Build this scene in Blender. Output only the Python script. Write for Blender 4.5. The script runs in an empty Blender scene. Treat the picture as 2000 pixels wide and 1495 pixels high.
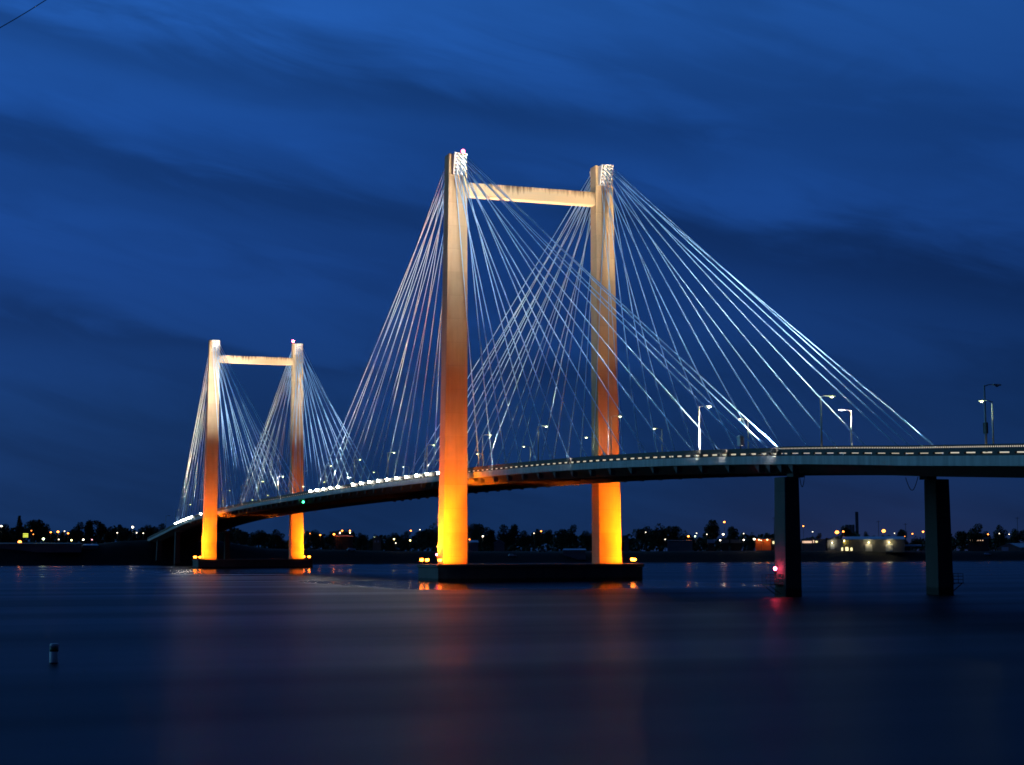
import bpy, bmesh, math, random
from mathutils import Vector, Matrix
random.seed(7)
C = bpy.context.scene.collection
SC = bpy.context.scene

# ------------------------------------------------------------------ camera
CAM = Vector((302.981, -109.88, 5.398))
YAW, PIT, ROL, FPX = 2.80504, 0.10346, -0.00173, 3201.26
F_ = Vector((math.cos(YAW)*math.cos(PIT), math.sin(YAW)*math.cos(PIT), math.sin(PIT)))
R0 = Vector((math.sin(YAW), -math.cos(YAW), 0)); U0 = R0.cross(F_)
R_ = R0*math.cos(ROL)+U0*math.sin(ROL); U_ = -R0*math.sin(ROL)+U0*math.cos(ROL)
cd = bpy.data.cameras.new('camera'); cam = bpy.data.objects.new('camera', cd); C.objects.link(cam)
cam.matrix_world = Matrix(((R_.x, U_.x, -F_.x, CAM.x), (R_.y, U_.y, -F_.y, CAM.y), (R_.z, U_.z, -F_.z, CAM.z), (0, 0, 0, 1)))
cd.sensor_width = 36; cd.lens = 36*FPX/2000; cd.clip_start = .5; cd.clip_end = 20000
SC.camera = cam

# ------------------------------------------------------------------ world: dusk sky
w = bpy.data.worlds.new('World'); SC.world = w; w.use_nodes = True
wt = w.node_tree; wt.nodes.clear()
def wn(t, **k):
    n = wt.nodes.new(t)
    for a, b in k.items(): setattr(n, a, b)
    return n
def L(a, b): wt.links.new(a, b)
def wmath(op, a, b=None, clamp=False):
    n = wn('ShaderNodeMath', operation=op, use_clamp=clamp)
    for i, v in enumerate((a, b)):
        if v is None: continue
        if isinstance(v, (int, float)): n.inputs[i].default_value = v
        else: L(v, n.inputs[i])
    return n.outputs[0]
tc = wn('ShaderNodeTexCoord')
def wdot(v):
    n = wn('ShaderNodeVectorMath', operation='DOT_PRODUCT'); L(tc.outputs['Generated'], n.inputs[0]); n.inputs[1].default_value = v
    return n.outputs['Value']
el = wdot((0, 0, 1)); uu = wdot((math.sin(YAW), -math.cos(YAW), 0))
ramp = wn('ShaderNodeValToRGB'); cr = ramp.color_ramp
stops = [(0.0, (.0062, .024, .085)), (.08, (.0062, .034, .135)), (.17, (.0075, .047, .215)), (.25, (.0085, .060, .27)), (.33, (.013, .085, .35)), (.5, (.008, .045, .17)), (1, (.005, .028, .11))]
cr.elements[0].position = 0; cr.elements[0].color = (*stops[0][1], 1); cr.elements[1].position = 1; cr.elements[1].color = (*stops[-1][1], 1)
for p, c in stops[1:-1]:
    e = cr.elements.new(p); e.color = (*c, 1)
L(wmath('MAXIMUM', el, 0.0), ramp.inputs[0])
# cloud streaks: long bands that sink towards the right
T = math.radians(14)
ca = wmath('ADD', wmath('MULTIPLY', uu, math.cos(T)), wmath('MULTIPLY', el, -math.sin(T)))
cb = wmath('ADD', wmath('MULTIPLY', uu, math.sin(T)), wmath('MULTIPLY', el, math.cos(T)))
cmb = wn('ShaderNodeCombineXYZ'); L(wmath('MULTIPLY', ca, 3.6), cmb.inputs[0]); L(wmath('MULTIPLY', cb, 13.0), cmb.inputs[1]); cmb.inputs[2].default_value = 3.7
nz = wn('ShaderNodeTexNoise'); L(cmb.outputs[0], nz.inputs['Vector'])
nz.inputs['Scale'].default_value = 1.0; nz.inputs['Detail'].default_value = 4.5; nz.inputs['Roughness'].default_value = .5; nz.inputs['Distortion'].default_value = .55
cm2 = wn('ShaderNodeCombineXYZ'); L(wmath('MULTIPLY', ca, 9.0), cm2.inputs[0]); L(wmath('MULTIPLY', cb, 42.0), cm2.inputs[1]); cm2.inputs[2].default_value = 9.1
nz2 = wn('ShaderNodeTexNoise'); L(cm2.outputs[0], nz2.inputs['Vector']); nz2.inputs['Scale'].default_value = 1.0; nz2.inputs['Detail'].default_value = 5; nz2.inputs['Roughness'].default_value = .55; nz2.inputs['Distortion'].default_value = .8
nsum = wmath('ADD', nz.outputs['Fac'], wmath('MULTIPLY', wmath('SUBTRACT', nz2.outputs['Fac'], .5), .45))
cl = wn('ShaderNodeMapRange', interpolation_type='SMOOTHSTEP'); L(nsum, cl.inputs['Value'])
cl.inputs['From Min'].default_value = .36; cl.inputs['From Max'].default_value = .66; cl.inputs['To Min'].default_value = .84; cl.inputs['To Max'].default_value = 1.10
lr = wn('ShaderNodeMapRange'); L(uu, lr.inputs['Value'])
lr.inputs['From Min'].default_value = -.35; lr.inputs['From Max'].default_value = .35; lr.inputs['To Min'].default_value = 1.25; lr.inputs['To Max'].default_value = .84
mul = wn('ShaderNodeVectorMath', operation='SCALE'); L(ramp.outputs[0], mul.inputs[0]); # cloud banks: (azimuth offset, elevation, slope, half thickness, darkening, from azimuth, to azimuth)
elp = wmath('ADD', el, wmath('MULTIPLY', wmath('SUBTRACT', nsum, .5), .085))
tot = None
for u0, e0, sl, wd_, st, ua, ub in ((-.312, .309, -.155, .014, .30, -.6, .13), (-.312, .232, -.17, .011, .26, -.6, -.02), (.094, .190, -.19, .018, .34, .02, .7),
        (.10, .232, -.19, .020, -.16, .04, .7), (-.312, .262, -.12, .018, -.14, -.6, -.08), (-.15, .322, -.10, .016, -.16, -.5, .12), (-.312, .132, -.08, .009, .20, -.6, .05), (.1, .11, -.03, .02, .10, .0, .7)):
    d_ = wmath('MULTIPLY', wmath('SUBTRACT', elp, wmath('ADD', wmath('MULTIPLY', wmath('SUBTRACT', uu, u0), sl), e0)), 1/wd_)
    g_ = wmath('EXPONENT', wmath('MULTIPLY', wmath('MULTIPLY', d_, d_), -1.0))
    for lim, sg in ((ua, 1), (ub, -1)):
        m_ = wn('ShaderNodeMapRange', interpolation_type='SMOOTHSTEP'); L(uu, m_.inputs['Value'])
        m_.inputs['From Min'].default_value = lim-.05; m_.inputs['From Max'].default_value = lim+.05
        m_.inputs['To Min'].default_value = 0 if sg > 0 else 1; m_.inputs['To Max'].default_value = 1 if sg > 0 else 0
        g_ = wmath('MULTIPLY', g_, m_.outputs[0])
    g_ = wmath('MULTIPLY', g_, -st)
    tot = g_ if tot is None else wmath('ADD', tot, g_)
banks = wmath('MULTIPLY', wmath('ADD', tot, 1.0), .92)
dk = wn('ShaderNodeMapRange', interpolation_type='SMOOTHSTEP'); L(wdot((1, .25, 0)), dk.inputs['Value'])   # the east is already night
dk.inputs['From Min'].default_value = -.4; dk.inputs['From Max'].default_value = .7; dk.inputs['To Min'].default_value = 1; dk.inputs['To Max'].default_value = .12
L(wmath('MULTIPLY', wmath('MULTIPLY', wmath('MULTIPLY', cl.outputs[0], banks), lr.outputs[0]), dk.outputs[0]), mul.inputs['Scale'])
# afterglow of the set sun, out of frame over the near shore to the left
gd = Vector((-.72, -.68, .10)).normalized()
g = wn('ShaderNodeMapRange', interpolation_type='SMOOTHSTEP'); L(wdot(gd), g.inputs['Value'])
g.inputs['From Min'].default_value = .74; g.inputs['From Max'].default_value = 1; g.inputs['To Min'].default_value = 0; g.inputs['To Max'].default_value = 1
gl = wn('ShaderNodeVectorMath', operation='SCALE'); gl.inputs[0].default_value = (.18, .60, .78); L(g.outputs[0], gl.inputs['Scale'])
ad = wn('ShaderNodeVectorMath', operation='ADD'); L(mul.outputs[0], ad.inputs[0]); L(gl.outputs[0], ad.inputs[1])
# a trace of the physical twilight sky
sky = wn('ShaderNodeTexSky', sky_type='NISHITA'); sky.sun_disc = False; sky.sun_elevation = math.radians(-4); sky.sun_rotation = math.radians(190)
sk = wn('ShaderNodeVectorMath', operation='SCALE'); L(sky.outputs[0], sk.inputs[0]); sk.inputs['Scale'].default_value = .05
# sodium glow of the town low over the right hand horizon
tg = wmath('MULTIPLY', wmath('EXPONENT', wmath('MULTIPLY', wmath('MAXIMUM', el, 0.0), -26.0)), wmath('EXPONENT', wmath('MULTIPLY', wmath('POWER', wmath('MULTIPLY', wmath('SUBTRACT', uu, .21), 9.0), 2.0), -1.0)))
tgc = wn('ShaderNodeVectorMath', operation='SCALE'); tgc.inputs[0].default_value = (.010, .0035, .003); L(wmath('MULTIPLY', tg, dk.outputs[0]), tgc.inputs['Scale'])
ad0 = wn('ShaderNodeVectorMath', operation='ADD'); L(ad.outputs[0], ad0.inputs[0]); L(tgc.outputs[0], ad0.inputs[1]); ad = ad0
ad2 = wn('ShaderNodeVectorMath', operation='ADD'); L(ad.outputs[0], ad2.inputs[0]); L(sk.outputs[0], ad2.inputs[1])
bg = wn('ShaderNodeBackground'); L(ad2.outputs[0], bg.inputs['Color']); bg.inputs['Strength'].default_value = 1.0
wo = wn('ShaderNodeOutputWorld'); L(bg.outputs[0], wo.inputs['Surface'])

vs = SC.view_settings; vs.view_transform = 'Standard'; vs.look = 'None'; vs.exposure = 0; vs.gamma = 1; vs.use_curve_mapping = False
cy = SC.cycles; cy.use_denoising = True; cy.use_light_tree = False; cy.filter_width = 1.7; cy.max_bounces = 5; cy.diffuse_bounces = 2; cy.glossy_bounces = 3; cy.sample_clamp_indirect = 25; cy.caustics_reflective = False
try: cy.denoiser = 'OPENIMAGEDENOISE'
except Exception: pass

# ------------------------------------------------------------------ materials
def mat(name, col, rough=.7, metal=0., var=.0, scale=(1, 1, 1), detail=4, emit=None, estr=0., bump=0.):
    m = bpy.data.materials.new(name); m.use_nodes = True; t = m.node_tree; b = t.nodes['Principled BSDF']
    b.inputs['Base Color'].default_value = (*col, 1); b.inputs['Roughness'].default_value = rough; b.inputs['Metallic'].default_value = metal
    if emit:
        b.inputs['Emission Color'].default_value = (*emit, 1); b.inputs['Emission Strength'].default_value = estr
    if var or bump:
        g_ = t.nodes.new('ShaderNodeTexCoord'); mp = t.nodes.new('ShaderNodeMapping'); mp.inputs['Scale'].default_value = scale
        t.links.new(g_.outputs['Object'], mp.inputs[0])
        n = t.nodes.new('ShaderNodeTexNoise'); n.inputs['Scale'].default_value = 1; n.inputs['Detail'].default_value = detail; n.inputs['Roughness'].default_value = .6
        t.links.new(mp.outputs[0], n.inputs['Vector'])
        if var:
            r = t.nodes.new('ShaderNodeValToRGB'); t.links.new(n.outputs['Fac'], r.inputs[0])
            r.color_ramp.elements[0].position = .3; r.color_ramp.elements[1].position = .7
            r.color_ramp.elements[0].color = (*[c*(1-var) for c in col], 1); r.color_ramp.elements[1].color = (*[min(1, c*(1+var)) for c in col], 1)
            t.links.new(r.outputs[0], b.inputs['Base Color'])
        if bump:
            bp = t.nodes.new('ShaderNodeBump'); bp.inputs['Strength'].default_value = bump; bp.inputs['Distance'].default_value = .05
            t.links.new(n.outputs['Fac'], bp.inputs['Height']); t.links.new(bp.outputs[0], b.inputs['Normal'])
    return m
M = {}
M['concrete'] = mat('tower_concrete', (.46, .355, .235), .85, var=.14, scale=(.5, .5, .18), bump=.3)
M['deckconc'] = mat('deck_concrete', (.17, .17, .165), .85, var=.28, scale=(.35, .6, .9))
M['darkconc'] = mat('footing_concrete', (.12, .12, .12), .9, var=.3, scale=(.3, .3, .6))
M['edge'] = mat('edge_concrete', (.52, .54, .52), .8, var=.2, scale=(.3, .6, .7))
M['block'] = mat('block_concrete', (.14, .14, .14), .9, var=.2, scale=(.5, .5, .5))
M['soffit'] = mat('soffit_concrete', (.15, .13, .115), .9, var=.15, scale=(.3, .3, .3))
M['asphalt'] = mat('asphalt', (.05, .05, .052), .9, var=.2, scale=(1, 1, 1))
M['rail'] = mat('dark_parapet', (.045, .045, .048), .7, var=.2, scale=(.5, .5, .5))
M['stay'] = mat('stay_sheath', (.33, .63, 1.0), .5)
M['steelw'] = mat('white_steel', (.74, .76, .78), .5, var=.06, scale=(2, 2, 2))
M['socket'] = mat('dark_socket', (.03, .03, .03), .7)
M['pole'] = mat('painted_pole', (.42, .45, .42), .5, metal=.3)
M['dark'] = mat('dark_metal', (.03, .032, .035), .6, metal=.3)
M['housing'] = mat('floodlight_housing', (.42, .36, .31), .6)
M['strip'] = mat('glow_strip', (.9, .9, .9), .5, emit=(1, .86, .62), estr=.65)  # added glow for the line along the deck, no real fixture
M['lens_w'] = mat('white_lens', (1, 1, 1), .3, emit=(1, .93, .80), estr=85)
M['lens_o'] = mat('sodium_lens', (1, .8, .5), .3, emit=(1, .19, .010), estr=50)
M['lens_g'] = mat('mercury_lens', (1, 1, 1), .3, emit=(.92, 1, .42), estr=5)
M['lens_off'] = mat('unlit_lens', (.35, .36, .36), .3)
M['red'] = mat('red_lens', (1, .1, .1), .3, emit=(1, .06, .13), estr=110)
M['pink'] = mat('pink_lens', (1, .1, .1), .3, emit=(1, .13, .28), estr=9)
M['green'] = mat('green_lens', (.1, 1, .4), .3, emit=(.05, 1, .38), estr=12)

def layered(name, col, joint, tide, streak):
    m = bpy.data.materials.new(name); m.use_nodes = True; t = m.node_tree; b = t.nodes['Principled BSDF']; b.inputs['Roughness'].default_value = .88
    def nd(k, **kw):
        n = t.nodes.new(k)
        for a, v in kw.items(): setattr(n, a, v)
        return n
    def ma(op, a, v=None):
        n = nd('ShaderNodeMath', operation=op)
        for i, q in enumerate((a, v)):
            if q is None: continue
            if isinstance(q, (int, float)): n.inputs[i].default_value = q
            else: t.links.new(q, n.inputs[i])
        return n.outputs[0]
    tc_ = nd('ShaderNodeTexCoord'); sp = nd('ShaderNodeSeparateXYZ'); t.links.new(tc_.outputs['Object'], sp.inputs[0]); z = sp.outputs[2]
    def noise(sc, det=5):
        mp = nd('ShaderNodeMapping'); mp.inputs['Scale'].default_value = sc; t.links.new(tc_.outputs['Object'], mp.inputs[0])
        n = nd('ShaderNodeTexNoise'); n.inputs['Scale'].default_value = 1; n.inputs['Detail'].default_value = det; n.inputs['Roughness'].default_value = .62; t.links.new(mp.outputs[0], n.inputs['Vector']); return n.outputs[0]
    f = ma('ADD', 1.0, ma('MULTIPLY', ma('SUBTRACT', noise((.45, .45, .16)), .5), .5))
    f = ma('ADD', f, ma('MULTIPLY', ma('SUBTRACT', noise((1.6, 1.6, .05)), .5), streak))
    if joint:
        lift = ma('FRACT', ma('MULTIPLY', z, 1/joint)); f = ma('MULTIPLY', f, ma('SUBTRACT', 1.0, ma('MULTIPLY', ma('LESS_THAN', lift, .02), .12)))
        wnz = nd('ShaderNodeTexWhiteNoise', noise_dimensions='1D'); t.links.new(ma('FLOOR', ma('MULTIPLY', z, 1/joint)), wnz.inputs['W']); f = ma('MULTIPLY', f, ma('ADD', .93, ma('MULTIPLY', wnz.outputs[0], .14)))
    if tide:
        e_ = nd('ShaderNodeMapRange', interpolation_type='SMOOTHSTEP'); t.links.new(ma('ADD', z, ma('MULTIPLY', noise((.9, .9, .4)), .7)), e_.inputs[0])
        e_.inputs['From Min'].default_value = tide; e_.inputs['From Max'].default_value = tide+.35; e_.inputs['To Min'].default_value = .3; e_.inputs['To Max'].default_value = 1; f = ma('MULTIPLY', f, e_.outputs[0])
    v = nd('ShaderNodeVectorMath', operation='SCALE'); v.inputs[0].default_value = col; t.links.new(f, v.inputs['Scale']); t.links.new(v.outputs[0], b.inputs['Base Color'])
    return m
M['concrete'] = layered('tower_concrete', (.48, .355, .225), 4.6, 0, .35)
M['pier'] = layered('pier_concrete', (.09, .09, .088), 3.2, 1.1, .6)
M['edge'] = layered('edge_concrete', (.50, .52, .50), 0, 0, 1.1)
M['darkconc'] = layered('footing_concrete', (.12, .12, .12), 0, .75, .7)
# stained concrete for the cross-beams: dirt runs down from the top edge
def stain_mat():
    m = bpy.data.materials.new('stained_concrete'); m.use_nodes = True; t = m.node_tree; b = t.nodes['Principled BSDF']; b.inputs['Roughness'].default_value = .85
    def nd(k): return t.nodes.new(k)
    g_ = nd('ShaderNodeTexCoord'); sp = nd('ShaderNodeSeparateXYZ'); t.links.new(g_.outputs['Object'], sp.inputs[0])
    mp = nd('ShaderNodeMapping'); mp.inputs['Scale'].default_value = (.8, 1.5, .12); t.links.new(g_.outputs['Object'], mp.inputs[0])
    n = nd('ShaderNodeTexNoise'); n.inputs['Scale'].default_value = 1; n.inputs['Detail'].default_value = 6; n.inputs['Roughness'].default_value = .7; t.links.new(mp.outputs[0], n.inputs['Vector'])
    mp2 = nd('ShaderNodeMapping'); mp2.inputs['Scale'].default_value = (.1, .12, .01); t.links.new(g_.outputs['Object'], mp2.inputs[0])
    n2 = nd('ShaderNodeTexNoise'); n2.inputs['Scale'].default_value = 1; t.links.new(mp2.outputs[0], n2.inputs['Vector'])
    h = nd('ShaderNodeMapRange'); h.inputs['From Min'].default_value = -.9; h.inputs['From Max'].default_value = 1.5; h.inputs['To Min'].default_value = -.25; h.inputs['To Max'].default_value = .16
    t.links.new(sp.outputs[2], h.inputs[0])
    a = nd('ShaderNodeMath'); a.operation = 'ADD'; t.links.new(n.outputs[0], a.inputs[0]); t.links.new(h.outputs[0], a.inputs[1])
    a2 = nd('ShaderNodeMath'); a2.operation = 'MULTIPLY_ADD'; t.links.new(n2.outputs[0], a2.inputs[0]); a2.inputs[1].default_value = .5; t.links.new(a.outputs[0], a2.inputs[2])
    r = nd('ShaderNodeValToRGB'); t.links.new(a2.outputs[0], r.inputs[0])
    r.color_ramp.elements[0].position = .72; r.color_ramp.elements[0].color = (.56, .43, .28, 1)
    r.color_ramp.elements[1].position = .98; r.color_ramp.elements[1].color = (.10, .065, .045, 1)
    t.links.new(r.outputs[0], b.inputs['Base Color'])
    return m
M['stained'] = stain_mat()

# ------------------------------------------------------------------ mesh helpers
class MB:
    def __init__(s): s.bm = bmesh.new()
    def face(s, pts, mi=0):
        f = s.bm.faces.new([s.bm.verts.new(p) for p in pts]); f.material_index = mi
    def hexa(s, p, mi=0):      # p: 8 points, bottom ring 0-3 ccw, top ring 4-7
        v = [s.bm.verts.new(q) for q in p]
        for f in ((3, 2, 1, 0), (4, 5, 6, 7), (0, 1, 5, 4), (1, 2, 6, 5), (2, 3, 7, 6), (3, 0, 4, 7)):
            s.bm.faces.new([v[i] for i in f]).material_index = mi
    def box(s, x0, x1, y0, y1, z0, z1, mi=0):
        s.hexa([(x0, y0, z0), (x1, y0, z0), (x1, y1, z0), (x0, y1, z0), (x0, y0, z1), (x1, y0, z1), (x1, y1, z1), (x0, y1, z1)], mi)
    def tube(s, pts, rads, n=8, mi=0, cap=True):
        rings = []
        for i, p in enumerate(pts):
            p = Vector(p); a = Vector(pts[max(0, i-1)]); b = Vector(pts[min(len(pts)-1, i+1)])
            d = (b-a).normalized(); h = Vector((0, 0, 1)) if abs(d.z) < .95 else Vector((1, 0, 0))
            u = d.cross(h).normalized(); v = d.cross(u)
            r = rads[i] if isinstance(rads, (list, tuple)) else rads
            rings.append([s.bm.verts.new(p+(u*math.cos(2*math.pi*k/n)+v*math.sin(2*math.pi*k/n))*r) for k in range(n)])
        for a, b in zip(rings, rings[1:]):
            for k in range(n):
                f = s.bm.faces.new((a[k], b[k], b[(k+1) % n], a[(k+1) % n])); f.material_index = mi; f.smooth = True
        if cap:
            s.bm.faces.new(rings[0]).material_index = mi; s.bm.faces.new(rings[-1][::-1]).material_index = mi
    def ball(s, c, r, mi=0, sz=1., sub=2):
        res = bmesh.ops.create_icosphere(s.bm, subdivisions=sub, radius=r, matrix=Matrix.Translation(c) @ Matrix.Diagonal((1, 1, sz, 1)))
        for v in res['verts']:
            for f in v.link_faces: f.material_index = mi; f.smooth = True
    def sweep(s, stations, ring, closed=True, mi=0):   # ring(x) -> list of points
        rs = [[s.bm.verts.new(p) for p in ring(x)] for x in stations]
        n = len(rs[0])
        for a, b in zip(rs, rs[1:]):
            for k in range(n if closed else n-1):
                s.bm.faces.new((a[k], b[k], b[(k+1) % n], a[(k+1) % n])).material_index = mi
        if closed:
            s.bm.faces.new(rs[0]); s.bm.faces.new(rs[-1][::-1])
    def build(s, name, mats, parent=None, bevel=0, recalc=True):
        if recalc: bmesh.ops.recalc_face_normals(s.bm, faces=s.bm.faces[:])
        me = bpy.data.meshes.new(name); s.bm.to_mesh(me); s.bm.free()
        for m in (mats if isinstance(mats, (list, tuple)) else [mats]): me.materials.append(m)
        o = bpy.data.objects.new(name, me); C.objects.link(o)
        if parent: o.parent = parent
        if bevel:
            b = o.modifiers.new('bevel', 'BEVEL'); b.width = bevel; b.segments = 2; b.limit_method = 'ANGLE'
        return o
def tag(o, label, cat, group=None, kind=None):
    if label: o['label'] = label
    if cat: o['category'] = cat
    if group: o['group'] = group
    if kind: o['kind'] = kind
    return o
def empty(name, loc=(0, 0, 0), rz=0., label=None, cat=None, group=None):
    o = bpy.data.objects.new(name, None); C.objects.link(o); o.location = loc; o.rotation_euler = (0, 0, rz); o.empty_display_size = .3
    return tag(o, label, cat, group)
def copy_tree(o, parent=None):
    c = o.copy(); C.objects.link(c); c.parent = parent
    for ch in [k for k in CH.get(o.name, o.children)]: copy_tree(ch, c)
    return c
CH = {}
def spot(parent, loc, target, power, col, size, blend=.6, rad=.25):
    d = bpy.data.lights.new('floodlight_beam', 'SPOT'); d.energy = power; d.color = col; d.spot_size = math.radians(size); d.spot_blend = blend; d.shadow_soft_size = rad
    o = bpy.data.objects.new('floodlight_beam', d); C.objects.link(o)
    if parent:
        o.parent = parent; o.matrix_parent_inverse = Matrix.Identity(4)
    dv = (Vector(target)-Vector(loc))
    base = parent.matrix_basis.inverted() if parent else Matrix.Identity(4)
    o.matrix_local = base @ (Matrix.Translation(loc) @ dv.to_track_quat('-Z', 'Y').to_matrix().to_4x4())
    return o
def ray(px, py):
    return (F_ + R_*((px-1000)/FPX) + U_*((747.5-py)/FPX))
def at(px, py, dist):          # point on the sight line of the survey camera at a horizontal distance
    d = ray(px, py); k = dist/math.hypot(d.x, d.y)
    return CAM + d*k

# ------------------------------------------------------------------ setting: water and far bank
def water_mat():
    m = bpy.data.materials.new('river_water'); m.use_nodes = True; t = m.node_tree; b = t.nodes['Principled BSDF']
    b.inputs['Base Color'].default_value = (.0015, .004, .010, 1); b.inputs['IOR'].default_value = 1.15
    g_ = t.nodes.new('ShaderNodeNewGeometry')
    mp = t.nodes.new('ShaderNodeMapping'); mp.inputs['Scale'].default_value = (.055, .007, .03); t.links.new(g_.outputs['Position'], mp.inputs[0])
    n = t.nodes.new('ShaderNodeTexNoise'); n.inputs['Scale'].default_value = 1; n.inputs['Detail'].default_value = 2; t.links.new(mp.outputs[0], n.inputs['Vector'])
    sp = t.nodes.new('ShaderNodeSeparateXYZ'); t.links.new(g_.outputs['Position'], sp.inputs[0])
    # sheltered water by the far bank and in the lee of the footings, a breeze over the rest
    mr = t.nodes.new('ShaderNodeMapRange'); mr.inputs['From Min'].default_value = -500; mr.inputs['From Max'].default_value = 300; t.links.new(sp.outputs[0], mr.inputs[0])
    r = t.nodes.new('ShaderNodeValToRGB'); t.links.new(mr.outputs[0], r.inputs[0]); e_ = r.color_ramp.elements
    prof = [(-500, .12), (-460, .15), (-400, .27), (-200, .28), (0, .30), (50, .33), (95, .37), (300, .42)]
    e_[0].position = 0; e_[0].color = (prof[0][1],)*3+(1,); e_[1].position = 1; e_[1].color = (prof[-1][1],)*3+(1,)
    for p, v in prof[1:-1]:
        k = e_.new((p+500)/800); k.color = (v, v, v, 1)
    ma = t.nodes.new('ShaderNodeMath'); ma.operation = 'MULTIPLY_ADD'; t.links.new(n.outputs[0], ma.inputs[0]); ma.inputs[1].default_value = .34; t.links.new(r.outputs[0], ma.inputs[2])
    mb = t.nodes.new('ShaderNodeMath'); mb.operation = 'SUBTRACT'; t.links.new(ma.outputs[0], mb.inputs[0]); mb.inputs[1].default_value = .155
    mx = t.nodes.new('ShaderNodeMath'); mx.operation = 'MAXIMUM'; mx.inputs[1].default_value = .085; t.links.new(mb.outputs[0], mx.inputs[0]); mb = mx
    # glassy patches in the lee of the two tower footings
    ay = t.nodes.new('ShaderNodeMath'); ay.operation = 'ABSOLUTE'; ysh = t.nodes.new('ShaderNodeMath'); ysh.inputs[1].default_value = 11; t.links.new(sp.outputs[1], ysh.inputs[0]); t.links.new(ysh.outputs[0], ay.inputs[0])
    wob = t.nodes.new('ShaderNodeMath'); wob.operation = 'MULTIPLY_ADD'; t.links.new(n.outputs[0], wob.inputs[0]); wob.inputs[1].default_value = 12; wob.inputs[2].default_value = -6
    xw = t.nodes.new('ShaderNodeMath'); t.links.new(sp.outputs[0], xw.inputs[0]); t.links.new(wob.outputs[0], xw.inputs[1])
    def win(src, a, c):
        q = t.nodes.new('ShaderNodeMapRange'); q.interpolation_type = 'SMOOTHSTEP'; q.inputs['From Min'].default_value = min(a, c); q.inputs['From Max'].default_value = max(a, c)
        q.inputs['To Min'].default_value = 0 if a < c else 1; q.inputs['To Max'].default_value = 1 if a < c else 0; t.links.new(src, q.inputs[0]); return q.outputs[0]
    def mul_(a, c):
        q = t.nodes.new('ShaderNodeMath'); q.operation = 'MULTIPLY'; t.links.new(a, q.inputs[0]); t.links.new(c, q.inputs[1]); return q.outputs[0]
    l1 = mul_(mul_(win(xw.outputs[0], -15, 0), win(xw.outputs[0], 80, 62)), win(ay.outputs[0], 38, 29))
    l2 = mul_(mul_(win(xw.outputs[0], -350, -325), win(xw.outputs[0], -110, -150)), win(ay.outputs[0], 44, 30))
    la = t.nodes.new('ShaderNodeMath'); la.operation = 'MAXIMUM'; t.links.new(l1, la.inputs[0]); t.links.new(l2, la.inputs[1])
    mix = t.nodes.new('ShaderNodeMix'); t.links.new(la.outputs[0], mix.inputs[0]); t.links.new(mb.outputs[0], mix.inputs[2]); mix.inputs[3].default_value = .14
    t.links.new(mix.outputs[0], b.inputs['Roughness'])
    return m
b = MB(); b.face([(-900, -3000, 0), (1500, -3000, 0), (1500, 3000, 0), (-900, 3000, 0)])
tag(b.build('water', water_mat()), 'calm dark blue river reflecting the lit bridge', 'river', kind='structure')

def shore_x(y): return -497 - .13*max(y, -60) + 5*math.sin(y*.021) + 3*math.sin(y*.067+1)
def top_z(y): return 6.0 + 3.2*max(0, min(1, (120-y)/160))
def ground_z(x, y):
    d = shore_x(y)-x
    if d < 0: return -1.2
    t = min(1, d/22); s = t*t*(3-2*t)
    z = -1.2 + s*(top_z(y)+1.2) + .35*math.sin(x*.05+y*.031)*s
    # road embankment that takes the bridge ramp down to the far bank
    a = max(0, min(1, (-500-x)/16)); l = max(0, min(1, (52-abs(y))/36)); up = max(z, 11.8-max(0, -518-x)*.03)
    return z + (up-z)*a*a*(3-2*a)*l*l*(3-2*l)
b = MB(); gx = [2, -1, -4, -8, -12, -17, -22, -30, -45, -70, -110, -180, -300, -500, -900, -1800, -4000]
ys = list(range(-1500, 2200, 12)); rows = []
for y in ys:
    rows.append([b.bm.verts.new((shore_x(y)+dx, y, ground_z(shore_x(y)+dx, y) if dx < 2 else -2.5)) for dx in gx])
for a, c in zip(rows, rows[1:]):
    for k in range(len(gx)-1):
        f = b.bm.faces.new((a[k], a[k+1], c[k+1], c[k])); f.smooth = True
tag(b.build('far_bank', mat('bank_earth', (.012, .012, .011), .95, var=.4, scale=(.2, .2, .4))), 'dark low earth bank across the river', 'bank', kind='structure')

# ------------------------------------------------------------------ bridge
SP = 299.; MID = -149.5; BT = 122.6      # main span, its middle, end bent
def dz(x):
    u = abs(x-MID)
    def q(u): return 21.75 - 2.9e-5*u*u - 4.3e-10*u**4
    return q(u) if u < 300 else q(300) - .052*(u-300)
DW = 12.2
bridge = empty('cable_stayed_bridge', (0, 0, 0), label='long floodlit cable-stayed bridge with two concrete H-shaped towers across the river', cat='bridge')
X0, X1 = -518., 290.
def stations(a, c, st=4.): 
    n = max(1, int(round((c-a)/st))); return [a+(c-a)*i/n for i in range(n+1)]
# roadway slab
b = MB(); b.sweep(stations(X0, X1), lambda x: [(x, -DW+.4, dz(x)-.05), (x, -DW+.4, dz(x)-.75), (x, DW-.4, dz(x)-.75), (x, DW-.4, dz(x)-.05), (x, 0, dz(x)+.1)])
b.build('roadway', M['asphalt'], bridge)
for s in (-1, 1):
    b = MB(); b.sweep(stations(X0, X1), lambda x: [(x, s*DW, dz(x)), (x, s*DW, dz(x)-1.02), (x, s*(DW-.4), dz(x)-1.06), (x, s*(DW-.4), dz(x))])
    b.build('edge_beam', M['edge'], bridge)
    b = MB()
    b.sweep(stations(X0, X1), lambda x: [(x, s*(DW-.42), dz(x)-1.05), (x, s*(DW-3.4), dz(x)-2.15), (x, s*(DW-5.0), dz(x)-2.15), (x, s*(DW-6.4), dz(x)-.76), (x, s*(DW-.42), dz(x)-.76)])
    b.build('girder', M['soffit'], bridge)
x = -300.
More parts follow.
